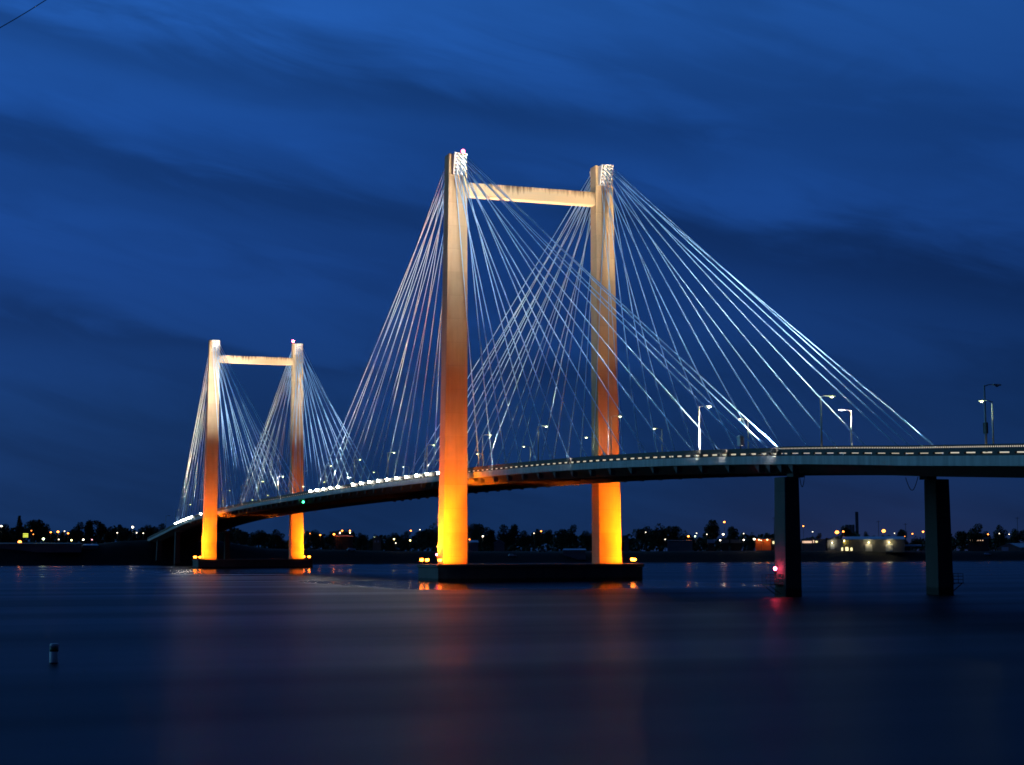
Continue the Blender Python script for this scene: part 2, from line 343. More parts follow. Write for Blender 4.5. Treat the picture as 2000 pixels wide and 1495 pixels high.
while x < X1-3:
    b = MB(); b.box(x-.15, x+.15, -5.85, 5.85, dz(x)-1.7, dz(x)-.77); b.build('floor_beam', M['soffit'], bridge); x += 8.2
# parapets: kerb, slots with posts, solid rail; pickets on the approach
def parapet(s):
    b = MB(); y0, y1 = sorted((s*DW-s*.02, s*(DW-.3)))
    for xa, xb in ((X0, BT), (BT, X1)):
        app = xa == BT
        b.sweep(stations(xa, xb), lambda x: [(x, y0, dz(x)+.0), (x, y1, dz(x)+.0), (x, y1, dz(x)+.17), (x, y0, dz(x)+.17)])
        b.sweep(stations(xa, xb), lambda x: [(x, y0, dz(x)+.38), (x, y1, dz(x)+.38), (x, y1, dz(x)+(.78 if app else 1.0)), (x, y0, dz(x)+(.78 if app else 1.0))])
        p = 2.75; n = int((xb-xa)/p)
        for i in range(n+1):
            x = xa+i*p; x2 = min(x+.85, xb)
            if x2 <= x: continue
            b.hexa([(x, y0+.005, dz(x)+.17), (x2, y0+.005, dz(x2)+.17), (x2, y1-.005, dz(x2)+.17), (x, y1-.005, dz(x)+.17),
                    (x, y0+.005, dz(x)+.38), (x2, y0+.005, dz(x2)+.44), (x2, y1-.005, dz(x2)+.44), (x, y1-.005, dz(x)+.38)])
        if app:
            b.sweep(stations(xa, xb), lambda x: [(x, y0+.08, dz(x)+1.02), (x, y1-.08, dz(x)+1.02), (x, y1-.08, dz(x)+1.14), (x, y0+.08, dz(x)+1.14)])
            x = xa
            while x < xb:
                b.box(x, x+.07, y0+.1, y1-.1, dz(x)+.77, dz(x)+1.03); x += .34
    b.build('parapet', M['rail'], bridge)
    # added glowing strips, not lamps, that make the slots show as bright dashes
    b = MB(); yc = s*(DW-.42)
    b.sweep(stations(-330, BT), lambda x: [(x, yc-.04, dz(x)+.2), (x, yc+.04, dz(x)+.2), (x, yc+.04, dz(x)+.38), (x, yc-.04, dz(x)+.38)])
    b.sweep(stations(BT+.5, X1), lambda x: [(x, yc-.04, dz(x)+.27), (x, yc+.04, dz(x)+.27), (x, yc+.04, dz(x)+.34), (x, yc-.04, dz(x)+.34)])
    b.sweep(stations(BT+.5, X1), lambda x: [(x, yc-.04, dz(x)+.84), (x, yc+.04, dz(x)+.84), (x, yc+.04, dz(x)+.98), (x, yc-.04, dz(x)+.98)])
    b.build('glow_strip', M['strip'], bridge)
parapet(-1); parapet(1)

# towers
LI = 13.6; HB = 3.2; HT = 79.2; HH = 83.4
for tx in (0., -SP):
    b = MB(); b.box(tx-7, tx+6.5, -20.9, 20.9, -4, HB-.6); b.box(tx-7.25, tx+6.75, -21.15, 21.15, HB-.6, HB)
    b.build('footing', M['darkconc'], bridge, .08)
    for s in (-1, 1):
        b = MB()
        def sec(z):
            t = (z-HB)/(HH-HB); return 1.95-.5*t, 18.5-1.1*t
        for za, zb in ((HB, HT),):
            d0, o0 = sec(za); d1, o1 = sec(zb)
            b.hexa([(tx-d0, s*LI, za), (tx+d0, s*LI, za), (tx+d0, s*o0, za), (tx-d0, s*o0, za), (tx-d1, s*LI, zb), (tx+d1, s*LI, zb), (tx+d1, s*o1, zb), (tx-d1, s*o1, zb)])
        d0, o0 = sec(HT); d1, o1 = sec(HH); RW = .62
        b.hexa([(tx-d0, s*LI, HT), (tx+d0, s*LI, HT), (tx+d0, s*(LI+RW), HT), (tx-d0, s*(LI+RW), HT), (tx-d1, s*LI, HH), (tx+d1, s*LI, HH), (tx+d1, s*(LI+RW), HH), (tx-d1, s*(LI+RW), HH)])
        b.hexa([(tx-d0, s*(o0-RW), HT), (tx+d0, s*(o0-RW), HT), (tx+d0, s*o0, HT), (tx-d0, s*o0, HT), (tx-d1, s*(o1-RW), HH), (tx+d1, s*(o1-RW), HH), (tx+d1, s*o1, HH), (tx-d1, s*o1, HH)])
        leg = b.build('tower_leg', M['concrete'], bridge, .12)
        # steel anchor head between the two ribs, flaring out at the top on both sides
        b = MB(); ya, yb = s*(LI+RW+.02), s*(o1-RW-.04); z0, z1 = HT+.02, HH-.25
        e0, e1 = d0+.45, d1+1.95
        b.hexa([(tx-e0, ya, z0), (tx+e0, ya, z0), (tx+e0, yb, z0), (tx-e0, yb, z0), (tx-e1, ya, z1), (tx+e1, ya, z1), (tx+e1, yb, z1), (tx-e1, yb, z1)])
        for sx in (-1, 1):
            for r in range(6):
                for c in range(3):
                    t = (r+.5)/6; z = z0+(z1-z0)*t; e = e0+(e1-e0)*t; y = ya+(yb-ya)*(c+.5)/3
                    nn = Vector((sx*(z1-z0), 0, -(e1-e0))).normalized(); p = Vector((tx+sx*e, y, z))
                    b.tube([p-nn*.05, p+nn*.14], .17, 10, 1)
        b.build('anchor_head', [M['steelw'], M['socket']], leg)
    b = MB(); b.hexa([(-1.05, -LI-.05, -1.35), (1.05, -LI-.05, -1.35), (1.05, LI+.05, -1.35), (-1.05, LI+.05, -1.35), (-.95, -LI-.05, 1.35), (.95, -LI-.05, 1.35), (.95, LI+.05, 1.35), (-.95, LI+.05, 1.35)])
    cb_ = b.build('crossbeam', M['stained'], bridge, .06); cb_.location = (tx, 0, 76.6)

# stays
side_x = [3.4+8.05*i for i in range(14)]+[116.4, 119.3, 122.2, 125.1]
main_x = [3.5+8.2*i for i in range(18)]
AY = 11.65
stays = []       # (anchor point, head point)
for ti, tx in enumerate((0., -SP)):
    for sx in (1, -1):
        fan = side_x if (ti == 0) == (sx == 1) else main_x
        for s in (-1, 1):
            for i, ax in enumerate(fan):
                r, c = i//3, (i+s) % 3
                t = (r+.5)/6
                d0, o0 = 1.47, 17.46
                z0, z1 = HT+.02, HH-.25; e = 1.92+(1.45+1.95-1.92)*t; z = z0+(z1-z0)*t
                ya, yb = LI+.64, 17.4-.66; y = s*(ya+(yb-ya)*(c+.5)/3)
                stays.append((ti, sx, s, i, Vector((tx+sx*ax, s*AY, dz(tx+sx*ax)-.3)), Vector((tx+sx*e, y, z))))
def stay_mesh(b, A, H):
    d = (H-A); n = 12; ln = d.length
    pts = []
    for k in range(n+1):
        t = k/n; p = A+d*t; p = p+Vector((0, 0, -1))*(.0011*ln*4*t*(1-t)); pts.append(p)
    b.tube(pts, .086 if A.x > -150 else .096, 7)
    u = d.normalized(); b.tube([A, A+u*2.6, A+u*2.75], [.17, .17, .10], 8)
rest = MB()
for ti, sx, s, i, A, H in stays:
    if ti == 1 and (sx == -1 or (s == 1 and i < 8)):
        stay_mesh(rest, A, H)
    else:
        b = MB(); stay_mesh(b, A, H); b.build('stay_cable', M['stay'], bridge)
tag(rest.build('stay_cables', M['stay'], bridge), None, None, kind='stuff')
# anchor blocks under the deck edge
for ti, sx, s, i, A, H in stays:
    x = A.x; z = dz(x)-1.06; k = sx
    y0, y1 = s*(DW-.45), s*(DW-1.3)
    b = MB()
    b.hexa([(x-k*.2, y0, z-.25), (x+k*.75, y0, z-1.05), (x+k*.75, y1, z-1.05), (x-k*.2, y1, z-.25), (x-k*.5, y0, z+.02), (x+k*.85, y0, z+.02), (x+k*.85, y1, z+.02), (x-k*.5, y1, z+.02)])
    if ti == 0 or s == -1: b.build('anchor_block', M['block'], bridge)
    else: b.bm.free()
# bents under the side spans' ends and the approaches
for bx in (BT, BT+62, BT+124, -SP-BT, -SP-BT-62):
    for s in (-1, 1):
        zb = -4 if bx > -480 else 2.
        zt = dz(bx)-2.62
        b = MB(); b.hexa([(bx-1.45, s*9.7, zb), (bx+1.45, s*9.7, zb), (bx+1.45, s*12.05, zb), (bx-1.45, s*12.05, zb), (bx-1.35, s*9.8, zt), (bx+1.35, s*9.8, zt), (bx+1.35, s*11.8, zt), (bx-1.35, s*11.8, zt)])
        pc = b.build('pier_column', M['pier'], bridge, .1)
        b = MB(); b.box(bx-.8, bx+.8, min(s*8.8, s*10.3), max(s*8.8, s*10.3), zt-.02, dz(bx)-2.14); b.build('bearing', M['darkconc'], pc)
# hanging conduits by the end bent
for s in (-1, 1):
    b = MB(); y = s*9.6; xa, xb = (BT+1.7, BT+3.2) if s < 0 else (BT-4.6, BT-1.7)
    pts = [(xa+(xb-xa)*k/10, y-.4, dz(BT)-2.2-1.7*math.sin(math.pi*k/10)) for k in range(11)]
    b.tube(pts, .05, 6); b.build('conduit', M['dark'], bridge)
# navigation platforms on the bent columns
def platform(x, y, dirx, diry, label):
    o = empty('maintenance_platform', (x, y, 1.5), label=label, cat='platform', group='maintenance platforms on the bent columns')
    b = MB(); b.box(-1.1, 1.1, -.9, .9, -.1, .0); b.build('deck_plate', M['dark'], o)
    b = MB()
    for px_, py_ in ((-1.05, -.85), (1.05, -.85), (1.05, .85), (-1.05, .85), (0, -.85), (0, .85)): b.tube([(px_, py_, 0), (px_, py_, 1.15)], .035, 6)
    for z in (.4, .8, 1.15):
        ring = [(-1.05, -.85, z), (1.05, -.85, z), (1.05, .85, z), (-1.05, .85, z), (-1.05, -.85, z)]
        for p, q in zip(ring, ring[1:]): b.tube([p, q], .03, 6)
    b.build('railing', M['dark'], o)
    b = MB()
    for k in (-.8, .8): b.tube([(k, -diry*.0+diry*.85, -.1), (k, -diry*.85, -1.3)], .06, 6)
    b.build('brace', M['dark'], o)
    return o
platform(BT-.2, -12.92, 0, -1, 'small dark railed platform under the red lamp on the left bent column')
platform(BT-.2, 12.92, 0, 1, 'small dark railed platform on the outer side of the right bent column')

# ------------------------------------------------------------------ floodlights along the deck edge
WARM = (1, .73, .42); COOL = (.92, .92, .88); SOD = (1, .19, .004)
def flood_mesh(name, lens, sc=1.):
    o = empty(name, (0, 0, 0))
    b = MB(); b.hexa([(-.3*sc, -.28*sc, -.25*sc), (-.3*sc, .28*sc, -.25*sc), (-.3*sc, .28*sc, .25*sc), (-.3*sc, -.28*sc, .25*sc), (.28*sc, -.45*sc, -.42*sc), (.28*sc, .45*sc, -.42*sc), (.28*sc, .45*sc, .42*sc), (.28*sc, -.45*sc, .42*sc)])
    h = b.build('housing', M['housing'], o); h.rotation_euler = (0, -math.radians(28), 0); h.location = (0, 0, .75*sc)
    b = MB(); b.box(.28*sc, .31*sc, -.40*sc, .40*sc, -.37*sc, .37*sc); ln = b.build('lens', lens, h)
    b = MB(); b.box(-.05, .05, -.52*sc, -.47*sc, .05, .8*sc); b.box(-.05, .05, .47*sc, .52*sc, .05, .8*sc); b.box(-.08, .08, -.52*sc, .52*sc, 0, .05)
    y = b.build('yoke', M['dark'], o)
    CH[o.name] = [h, y]; CH[h.name] = [ln]
    return o
fl_w = flood_mesh('deck_floodlight', M['lens_w'], .68); fl_used = False
def place_flood(src, loc, rz, label, cat, group):
    o = src if not src.get('label') else copy_tree(src)
    o.location = loc; o.rotation_euler = (0, 0, rz); tag(o, label, cat, group)
    o['group'] = group
    return o
def ordn(n):
    return ['first', 'second', 'third', 'fourth', 'fifth', 'sixth', 'seventh', 'eighth', 'ninth', 'tenth', 'eleventh', 'twelfth', 'thirteenth', 'fourteenth', 'fifteenth', 'sixteenth', 'seventeenth', 'eighteenth', 'nineteenth', 'twentieth'][n]
GRP = 'floodlights along the deck edge aimed at the towers'
def floods(tx, sx, xs, beams, tname):
    # xs: distances from the tower; beams: {index: [(aim distance from tower, aim height, power, cone, colour, far-plane factor)]}
    for s in (-1, 1):
        edge = 'near' if s < 0 else 'far'
        for k, ax in enumerate(sorted(xs)):
            x = tx+sx*(ax+1.3); y = s*(DW+.45 if s < 0 else DW-.2)
            z = dz(x)+.05 if s < 0 else dz(x)+1.02
            side = 'right' if sx > 0 else 'left'
            lab = f'white floodlight on the {edge} deck edge, {ordn(k)} to the {side} of the {tname} tower'
            o = place_flood(fl_w, (x, y, z), 0 if sx < 0 else math.pi, lab, 'floodlight', GRP)
            for (gx, gz, pw, cone, col, ff) in beams.get(k, ()):
                cross = gx >= 8
                spot(o, (x-sx*.5, y, z+1.1), (tx+sx*gx, -s*12.5 if cross else s*15.4, gz), pw*((1.0 if s < 0 else 2.7) if cross else (ff if s > 0 else 1)), col, cone, 1., .3)
KT = 1.0e5
HEAD = (0, 80); 
floods(0., 1, [11.5, 52, 100, 108.1, 121.7], {0: [(6, 60, .22*KT, 44, WARM, 1.6), (22, 66, .7*KT, 46, COOL, 1.)], 1: [(34, 58, .8*KT, 56, COOL, 1.), (54, 60, 1.3*KT, 56, COOL, 1.)], 2: [(74, 52, 1.4*KT, 60, COOL, 1.), (60, 70, 2.2*KT, 40, COOL, 1.)],
    3: [(80, 46, 1.4*KT, 60, COOL, 1.), (0, 79, 2.4*KT, 20, WARM, 2.7)], 4: [(54, 64, 4.2*KT, 42, COOL, 1.), (94, 44, 1.4*KT, 56, COOL, 1.), (0, 82, 1.4*KT, 12, WARM, 1.6)]}, 'near')
floods(0., -1, [3.5+8.2*i for i in (2, 3, 4, 5, 6, 7, 8, 9, 10, 11, 13, 14, 15, 16, 17)], {0: [(6, 62, .5*KT, 60, WARM, 1.4)], 5: [(32, 62, 1.2*KT, 70, WARM, 1.)],
    9: [(0, 79, 2*KT, 24, WARM, 1.)], 11: [(62, 64, 2*KT, 56, WARM, 1.)], 14: [(72, 68, 3.*KT, 52, COOL, 1.)]}, 'near')
floods(-SP, 1, [11.7, 28, 44.5, 77, 110], {0: [(4, 80, .3*KT, 36, WARM, 1.4)], 1: [(16, 62, .8*KT, 56, COOL, 1.)], 2: [(27, 60, 1.4*KT, 62, COOL, 1.)], 3: [(52, 58, 2.2*KT, 62, COOL, 1.), (0, 79, 1.*KT, 28, WARM, 1.3)],
    4: [(70, 54, 3.4*KT, 54, COOL, 1.), (0, 79, 3.5*KT, 22, WARM, 1.4)]}, 'far')
floods(-SP, -1, [27.6, 35.6, 43.7, 67.8, 75.9, 84, 92, 100, 108, 116], {0: [(3, 70, .6*KT, 60, WARM, 1.)], 3: [(34, 62, 1.2*KT, 66, WARM, 1.)], 7: [(64, 60, 2.*KT, 60, WARM, 1.), (0, 79, 1.6*KT, 26, WARM, 1.)]}, 'far')

# ------------------------------------------------------------------ sodium floodlights on the footings
fl_o = empty('sodium_floodlight')
b = MB(); b.tube([(0, 0, 0), (0, 0, .55)], .07, 8); b.box(-.16, .16, -.16, .16, 0, .05); p1 = b.build('post', M['dark'], fl_o)
b = MB(); b.ball((.05, 0, .85), .37, sz=.9); p2 = b.build('lens', M['lens_o'], fl_o)
b = MB(); b.tube([(.02, 0, 1.06), (0, 0, 1.16), (0, 0, 1.22)], [.30, .22, .06], 12); b.tube([(.05, 0, .52), (.05, 0, .62)], [.1, .22], 12); p3 = b.build('hood', M['dark'], fl_o)
CH[fl_o.name] = [p1, p2, p3]
def sodium(x, y, rz, label, beam=None):
    o = place_flood(fl_o, (x, y, HB), rz, label, 'floodlight', 'orange floodlights on the tower footings')
    if beam:
        for (tg, pw, sz) in beam:
            q = Vector((x, y, HB+.85)); q = q+(Vector((tg[0], tg[1], q.z))-q).normalized()*.55
            spot(o, q, tg, pw, SOD, sz, 1., .2)
for tx, nm in ((0., 'near'), (-SP, 'far')):
    P = 1.6e4
    sodium(tx-6.5, -20.4, math.radians(40), f'orange floodlight at the rear left corner of the {nm} tower footing', [((tx-1.5, -16, 22), P*2, 100)])
    sodium(tx-2.0, -20.6, math.radians(75), f'middle orange floodlight on the left end of the {nm} tower footing', [((tx, -17.9, 20), P*6, 100)])
    sodium(tx+5.3, -20.2, math.radians(135), f'orange floodlight at the front left corner of the {nm} tower footing', [((tx+1.5, -17.4, 8), P*1.0, 150), ((tx+1.5, -17.0, 20), P*3.2, 80), ((tx+1.6, -16.2, 33), P*9, 44)])
    sodium(tx+5.6, 19.6, math.radians(-135), f'orange floodlight at the front right corner of the {nm} tower footing', [((tx+1.5, 17.4, 8), P*.8, 150), ((tx+1.5, 17.2, 18), P*2.3, 80), ((tx+1.6, 16.2, 31), P*6, 44)])
    sodium(tx+2.0, 20.7, math.radians(-100), f'outermost orange floodlight on the right end of the {nm} tower footing', [((tx, 17.8, 28), P*2, 60)])
    sodium(tx-6.3, 20.3, math.radians(-40), f'orange floodlight at the rear right corner of the {nm} tower footing', [((tx-1.5, 16, 22), P*2, 100)])

# ------------------------------------------------------------------ signal lamps
def beacon(name, loc, lens, r, label, hang=False):
    o = empty(name, loc, label=label, cat='signal lamp')
    sg = -1 if hang else 1
    b = MB(); b.tube([(0, 0, 0), (0, 0, sg*.5)], .09, 8); b.build('mount', M['dark'], o)
    b = MB(); b.ball((0, 0, sg*(.5+r)), r); b.build('lens', lens, o)
    return o
beacon('aviation_beacon', (.2, -14.1, HH), M['pink'], .42, 'glowing pink beacon on top of the near tower left leg')
beacon('aviation_beacon', (-SP, 13.9, HH), M['red'], .42, 'glowing red beacon on top of the far tower right leg')
beacon('navigation_lamp', (-159.5, -11.3, dz(-159.5)-1.05), M['green'], .3, 'green navigation lamp hung beneath the middle of the main span', True)
beacon('navigation_lamp', (BT, -12.6, 2.7), M['red'], .2, 'red navigation lamp above the platform on the left bent column')
beacon('navigation_lamp', (3.5, -20.3, HB+1.2), M['red'], .16, 'small red lamp beside the orange floodlights on the near tower footing')

# ------------------------------------------------------------------ street lamps on the bridge
def lamp_proto(lens):
    o = empty('street_lamp')
    b = MB(); b.tube([(0, 0, 0), (0, 0, 3), (0, 0, 7.05)], [.13, .105, .075], 8); b.box(-.17, .17, -.17, .17, 0, .25); p = b.build('pole', M['pole'], o)
    b = MB(); b.tube([(0, 0, 6.95), (0, .5, 7.12), (0, 1.2, 7.15)], [.06, .05, .045], 6); a = b.build('arm', M['pole'], o)
    b = MB(); b.hexa([(-.14, 1.05, 7.06), (.14, 1.05, 7.06), (.19, 1.9, 7.06), (-.19, 1.9, 7.06), (-.08, 1.05, 7.22), (.08, 1.05, 7.22), (.12, 1.9, 7.2), (-.12, 1.9, 7.2)]); h = b.build('lamp_head', M['pole'], o)
    b = MB(); b.ball((0, 1.5, 7.04), .2, sz=.6); ln = b.build('lens', lens, h)
    CH[o.name] = [p, a, h]; CH[h.name] = [ln]
    return o
lp_on, lp_off = lamp_proto(M['lens_g']), lamp_proto(M['lens_off'])
xs = [165.5, 133.3, 100.4, 69.2, 36.3, .9]+[-32.5*k-.0 for k in range(1, 15)]
for k, x in enumerate(xs):
    for s in (-1, 1):
        if x == .9: x_ = 4.5
        elif abs(x+SP) < 6: x_ = -SP+6
        else: x_ = x+(.6 if s > 0 else -.8)
        off = (s == -1 and k == 0) or (s == 1 and k in (2,)) or (k > 7 and (k+s) % 3 == 0)
        src = lp_off if off else lp_on
        o = src if not src.get('label') else copy_tree(src)
        o.location = (x_, s*(DW-.72), dz(x_)); o.rotation_euler = (0, 0, 0 if s < 0 else math.pi)
        edge = 'near' if s < 0 else 'far'
        wh = f'{ordn(5-k)} post right of the near tower' if k <= 5 else f'{ordn(k-6)} post beyond the near tower'
        tag(o, f'{"unlit" if off else "lit"} street lamp on the {edge} deck edge, {wh}', 'street lamp'); o['group'] = 'street lamps along the bridge deck'
        if x > -110 and not off:
            d = bpy.data.lights.new('lamp_glow', 'POINT'); d.energy = 110; d.color = (.86, 1, .62); d.shadow_soft_size = .2
            l = bpy.data.objects.new('lamp_glow', d); C.objects.link(l); l.parent = o; l.location = (0, 1.5, 6.75)
        if k == 0 and s == -1:
            b = MB(); b.box(-.28, .28, -.1, .1, 2.2, 3.3); b.build('banner', M['dark'], o)
# white cabinet by the end bent
o = empty('control_cabinet', (113.0, -DW+.1, dz(113)+1.0), label='white control cabinet on a post at the near deck edge beside the clustered stays', cat='cabinet')
b = MB(); b.box(-.42, .42, -.3, .3, .35, 1.5); b.build('box', M['steelw'], o, .05)
b = MB(); b.hexa([(-.52, -.38, 1.5), (.52, -.38, 1.5), (.52, .38, 1.5), (-.52, .38, 1.5), (-.3, -.2, 1.75), (.3, -.2, 1.75), (.3, .2, 1.75), (-.3, .2, 1.75)]); b.build('lid', M['steelw'], o)
b = MB(); b.tube([(0, 0, 0), (0, 0, .36)], .08, 8); b.build('post', M['dark'], o)

# ------------------------------------------------------------------ buoy
bp_ = CAM + ray(105, 1296)*(-CAM.z/ray(105, 1296).z)
o = empty('mooring_buoy', (bp_.x, bp_.y, 0), label='white cylindrical buoy with a dark green band floating on the open water', cat='buoy')
b = MB(); b.tube([(0, 0, -.5), (0, 0, .58)], .21, 20); b.build('body', M['steelw'], o)
b = MB(); b.tube([(0, 0, .58), (0, 0, .78)], .213, 20); b.build('band', mat('buoy_green', (.02, .11, .05), .5), o)
b = MB(); b.tube([(0, 0, .78), (0, 0, .93), (0, 0, .97)], [.21, .21, .17], 20); b.build('cap', M['steelw'], o)
b = MB(); b.tube([(0, 0, -.06), (0, 0, .05)], .218, 20); b.build('waterline_ring', M['dark'], o)

# ------------------------------------------------------------------ overhead wire near the camera, top left
a_, c_ = at(-150, 130, 40), at(220, -95, 52)
b = MB(); b.tube([a_.lerp(c_, k/12)+Vector((0, 0, -.25*4*(k/12)*(1-k/12))) for k in range(-6, 22)], .012, 6)
tag(b.build('overhead_wire', M['dark']), 'thin dark wire crossing the sky in the upper left corner', 'wire')

# ------------------------------------------------------------------ far bank: buildings, lamps, trees
def sdist(px):           # distance along a sight line to the far shore
    d = ray(px, 1080); h = math.hypot(d.x, d.y); k = 300.
    while k < 3000:
        p = CAM+d*(k/h)
        if p.x < shore_x(p.y): return k
        k += 2
    return k
def ground_at(px, off):
    d = sdist(px)+off; p = at(px, 1080, d); return Vector((p.x, p.y, ground_z(p.x, p.y))), d
def pxz(px, py, d): return at(px, py, d).z
def facing(p): 
    v = CAM-p; return math.atan2(v.y, v.x)

def zone(px):
    return ('left of the far tower' if px < 395 else 'between the two towers' if px < 880 else 'between the near tower legs' if px < 1190
            else 'left of the bent columns' if px < 1540 else 'between the two bent columns' if px < 1840 else 'right of the bent columns')
LC = {'orange': (1, .25, .03), 'white': (1, .84, .6), 'yellow': (1, .8, .25), 'green': (.8, 1, .5), 'pink': (1, .35, .4)}
LM = {k: mat(k+'_town_lens', (1, 1, 1), .3, emit=v, estr=8) for k, v in LC.items()}
LD = {k: mat(k+'_dim_lens', (1, 1, 1), .3, emit=v, estr=5) for k, v in LC.items()}
LAMPS = [(1, 1028, 'white', 1), (38, 1059, 'orange', 3), (60, 1037, 'orange', 0), (64, 1044, 'orange', 0), (84, 1053, 'green', 2), (98, 1040, 'orange', 1), (112, 1039, 'orange', 2),
 (125, 1038, 'white', 0), (132, 1042, 'orange', 1), (114, 1054, 'white', 0), (139, 1055.5, 'yellow', 1), (162, 1054.5, 'white', 1), (179, 1054.5, 'pink', 0), (228, 1041, 'white', 0),
 (258, 1030, 'white', 2), (266, 1041, 'white', 0), (279, 1042, 'white', 0),
 (605, 1042.5, 'orange', 0), (625, 1045.5, 'orange', 1), (652, 1044, 'orange', 2), (663, 1042, 'pink', 0), (668, 1037, 'orange', 1), (683, 1037, 'orange', 1), (731, 1050, 'green', 0),
 (769.5, 1053.5, 'yellow', 1), (773, 1061, 'white', 0), (802, 1037, 'orange', 1), (820, 1035, 'white', 0), (801, 1056, 'yellow', 1),
 (917, 1054, 'orange', 1), (943, 1048, 'white', 1), (1057, 1038, 'orange', 1), (1043, 1042, 'white', 0),
 (1261.5, 1040, 'white', 0), (1299.5, 1054, 'white', 0), (1345, 1048, 'orange', 2), (1358, 1048, 'green', 1), (1361, 1042, 'white', 0), (1381, 1044, 'white', 0), (1415.6, 1020, 'orange', 2),
 (1413, 1044, 'white', 2), (1407, 1055.6, 'white', 1), (1453, 1042.5, 'white', 0), (1453, 1055, 'white', 1), (1473.6, 1053.4, 'white', 2), (1487, 1056, 'white', 0),
 (1570, 1028, 'orange', 1), (1588, 1039, 'white', 0), (1635.5, 1040, 'orange', 4), (1648, 1038.6, 'orange', 2), (1727, 1037.5, 'orange', 4), (1748, 1042, 'white', 0), (1768, 1048, 'orange', 0),
 (1783, 1043, 'orange', 1), (1804, 1039, 'orange', 2), (1931, 1044, 'orange', 1), (1953, 1042.5, 'white', 0), (1972, 1044, 'white', 0)]
SZ = [('tiny', .36), ('small', .55), ('bright', .72), ('large bright', 1.1), ('very bright', 1.5)]
cnt = {}; seen = {}
for px, py, c, q in LAMPS: cnt[(c, q, zone(px))] = cnt.get((c, q, zone(px)), 0)+1
for px, py, c, q in sorted(LAMPS):
    off = 24 if py > 1052 else (60 if px < 1540 or px > 1800 else 75)
    g_, d = ground_at(px, off); z = pxz(px, py, d)
    if z < g_.z+3: g_.z = min(g_.z, z-2.5)
    key = (c, q, zone(px)); seen[key] = seen.get(key, 0)+1
    lab = f'{SZ[q][0]} {c} lamp on the far bank {key[2]}'
    if cnt[key] > 1: lab += f', {ordn(seen[key]-1)} from left'
    o = empty('town_lamp', g_, facing(g_), lab, 'lamp', 'lamps on the far bank')
    h = z-g_.z
    b = MB(); b.tube([(0, 0, -.5), (0, 0, h-.3)], [.12, .08], 6); b.tube([(0, 0, h-.35), (.5, 0, h-.1)], .05, 5); b.build('pole', M['dark'], o)
    b = MB(); b.ball((.5, 0, h), SZ[q][1]*.8, sz=.8); b.build('lamp_head', (LM if q else LD)[c], o)
    if q >= 2:
        dl = bpy.data.lights.new('lamp_glow', 'POINT'); dl.energy = 200 if q < 4 else 900; dl.color = LC[c]; dl.shadow_soft_size = .5
        l = bpy.data.objects.new('lamp_glow', dl); C.objects.link(l); l.parent = o; l.location = (1.6, 0, h)

M['pale'] = mat('pale_wall', (.24, .24, .21), .8, var=.1, scale=(.5, .5, .5))
M['blueroof'] = mat('metal_roof', (.62, .70, .78), .4, metal=.2, var=.08, scale=(.3, 3, .3))
M['darkroof'] = mat('dark_roof', (.05, .05, .055), .7)
M['orangew'] = mat('orange_light_tint', (.60, .17, .06), .8, var=.1, scale=(.4, .4, .4))  # orange lamplight on the store wall and canopy roof put into the colour
M['greywall'] = mat('grey_wall', (.20, .22, .24), .85, var=.2, scale=(.15, .15, .5))
M['elev'] = mat('silo_concrete', (.16, .16, .17), .9)
M['doorw'] = mat('white_door', (.8, .78, .70), .6)
M['lit'] = mat('lit_window', (1, 1, 1), .4, emit=(1, .85, .42), estr=1.6)
M['litw'] = mat('lit_shop_window', (1, 1, 1), .4, emit=(1, .62, .40), estr=1.0)
M['neon'] = mat('neon_sign', (1, 1, 1), .4, emit=(.75, .85, .08), estr=1.6)
M['bluew'] = mat('pale_blue_paint', (.45, .58, .75), .4)

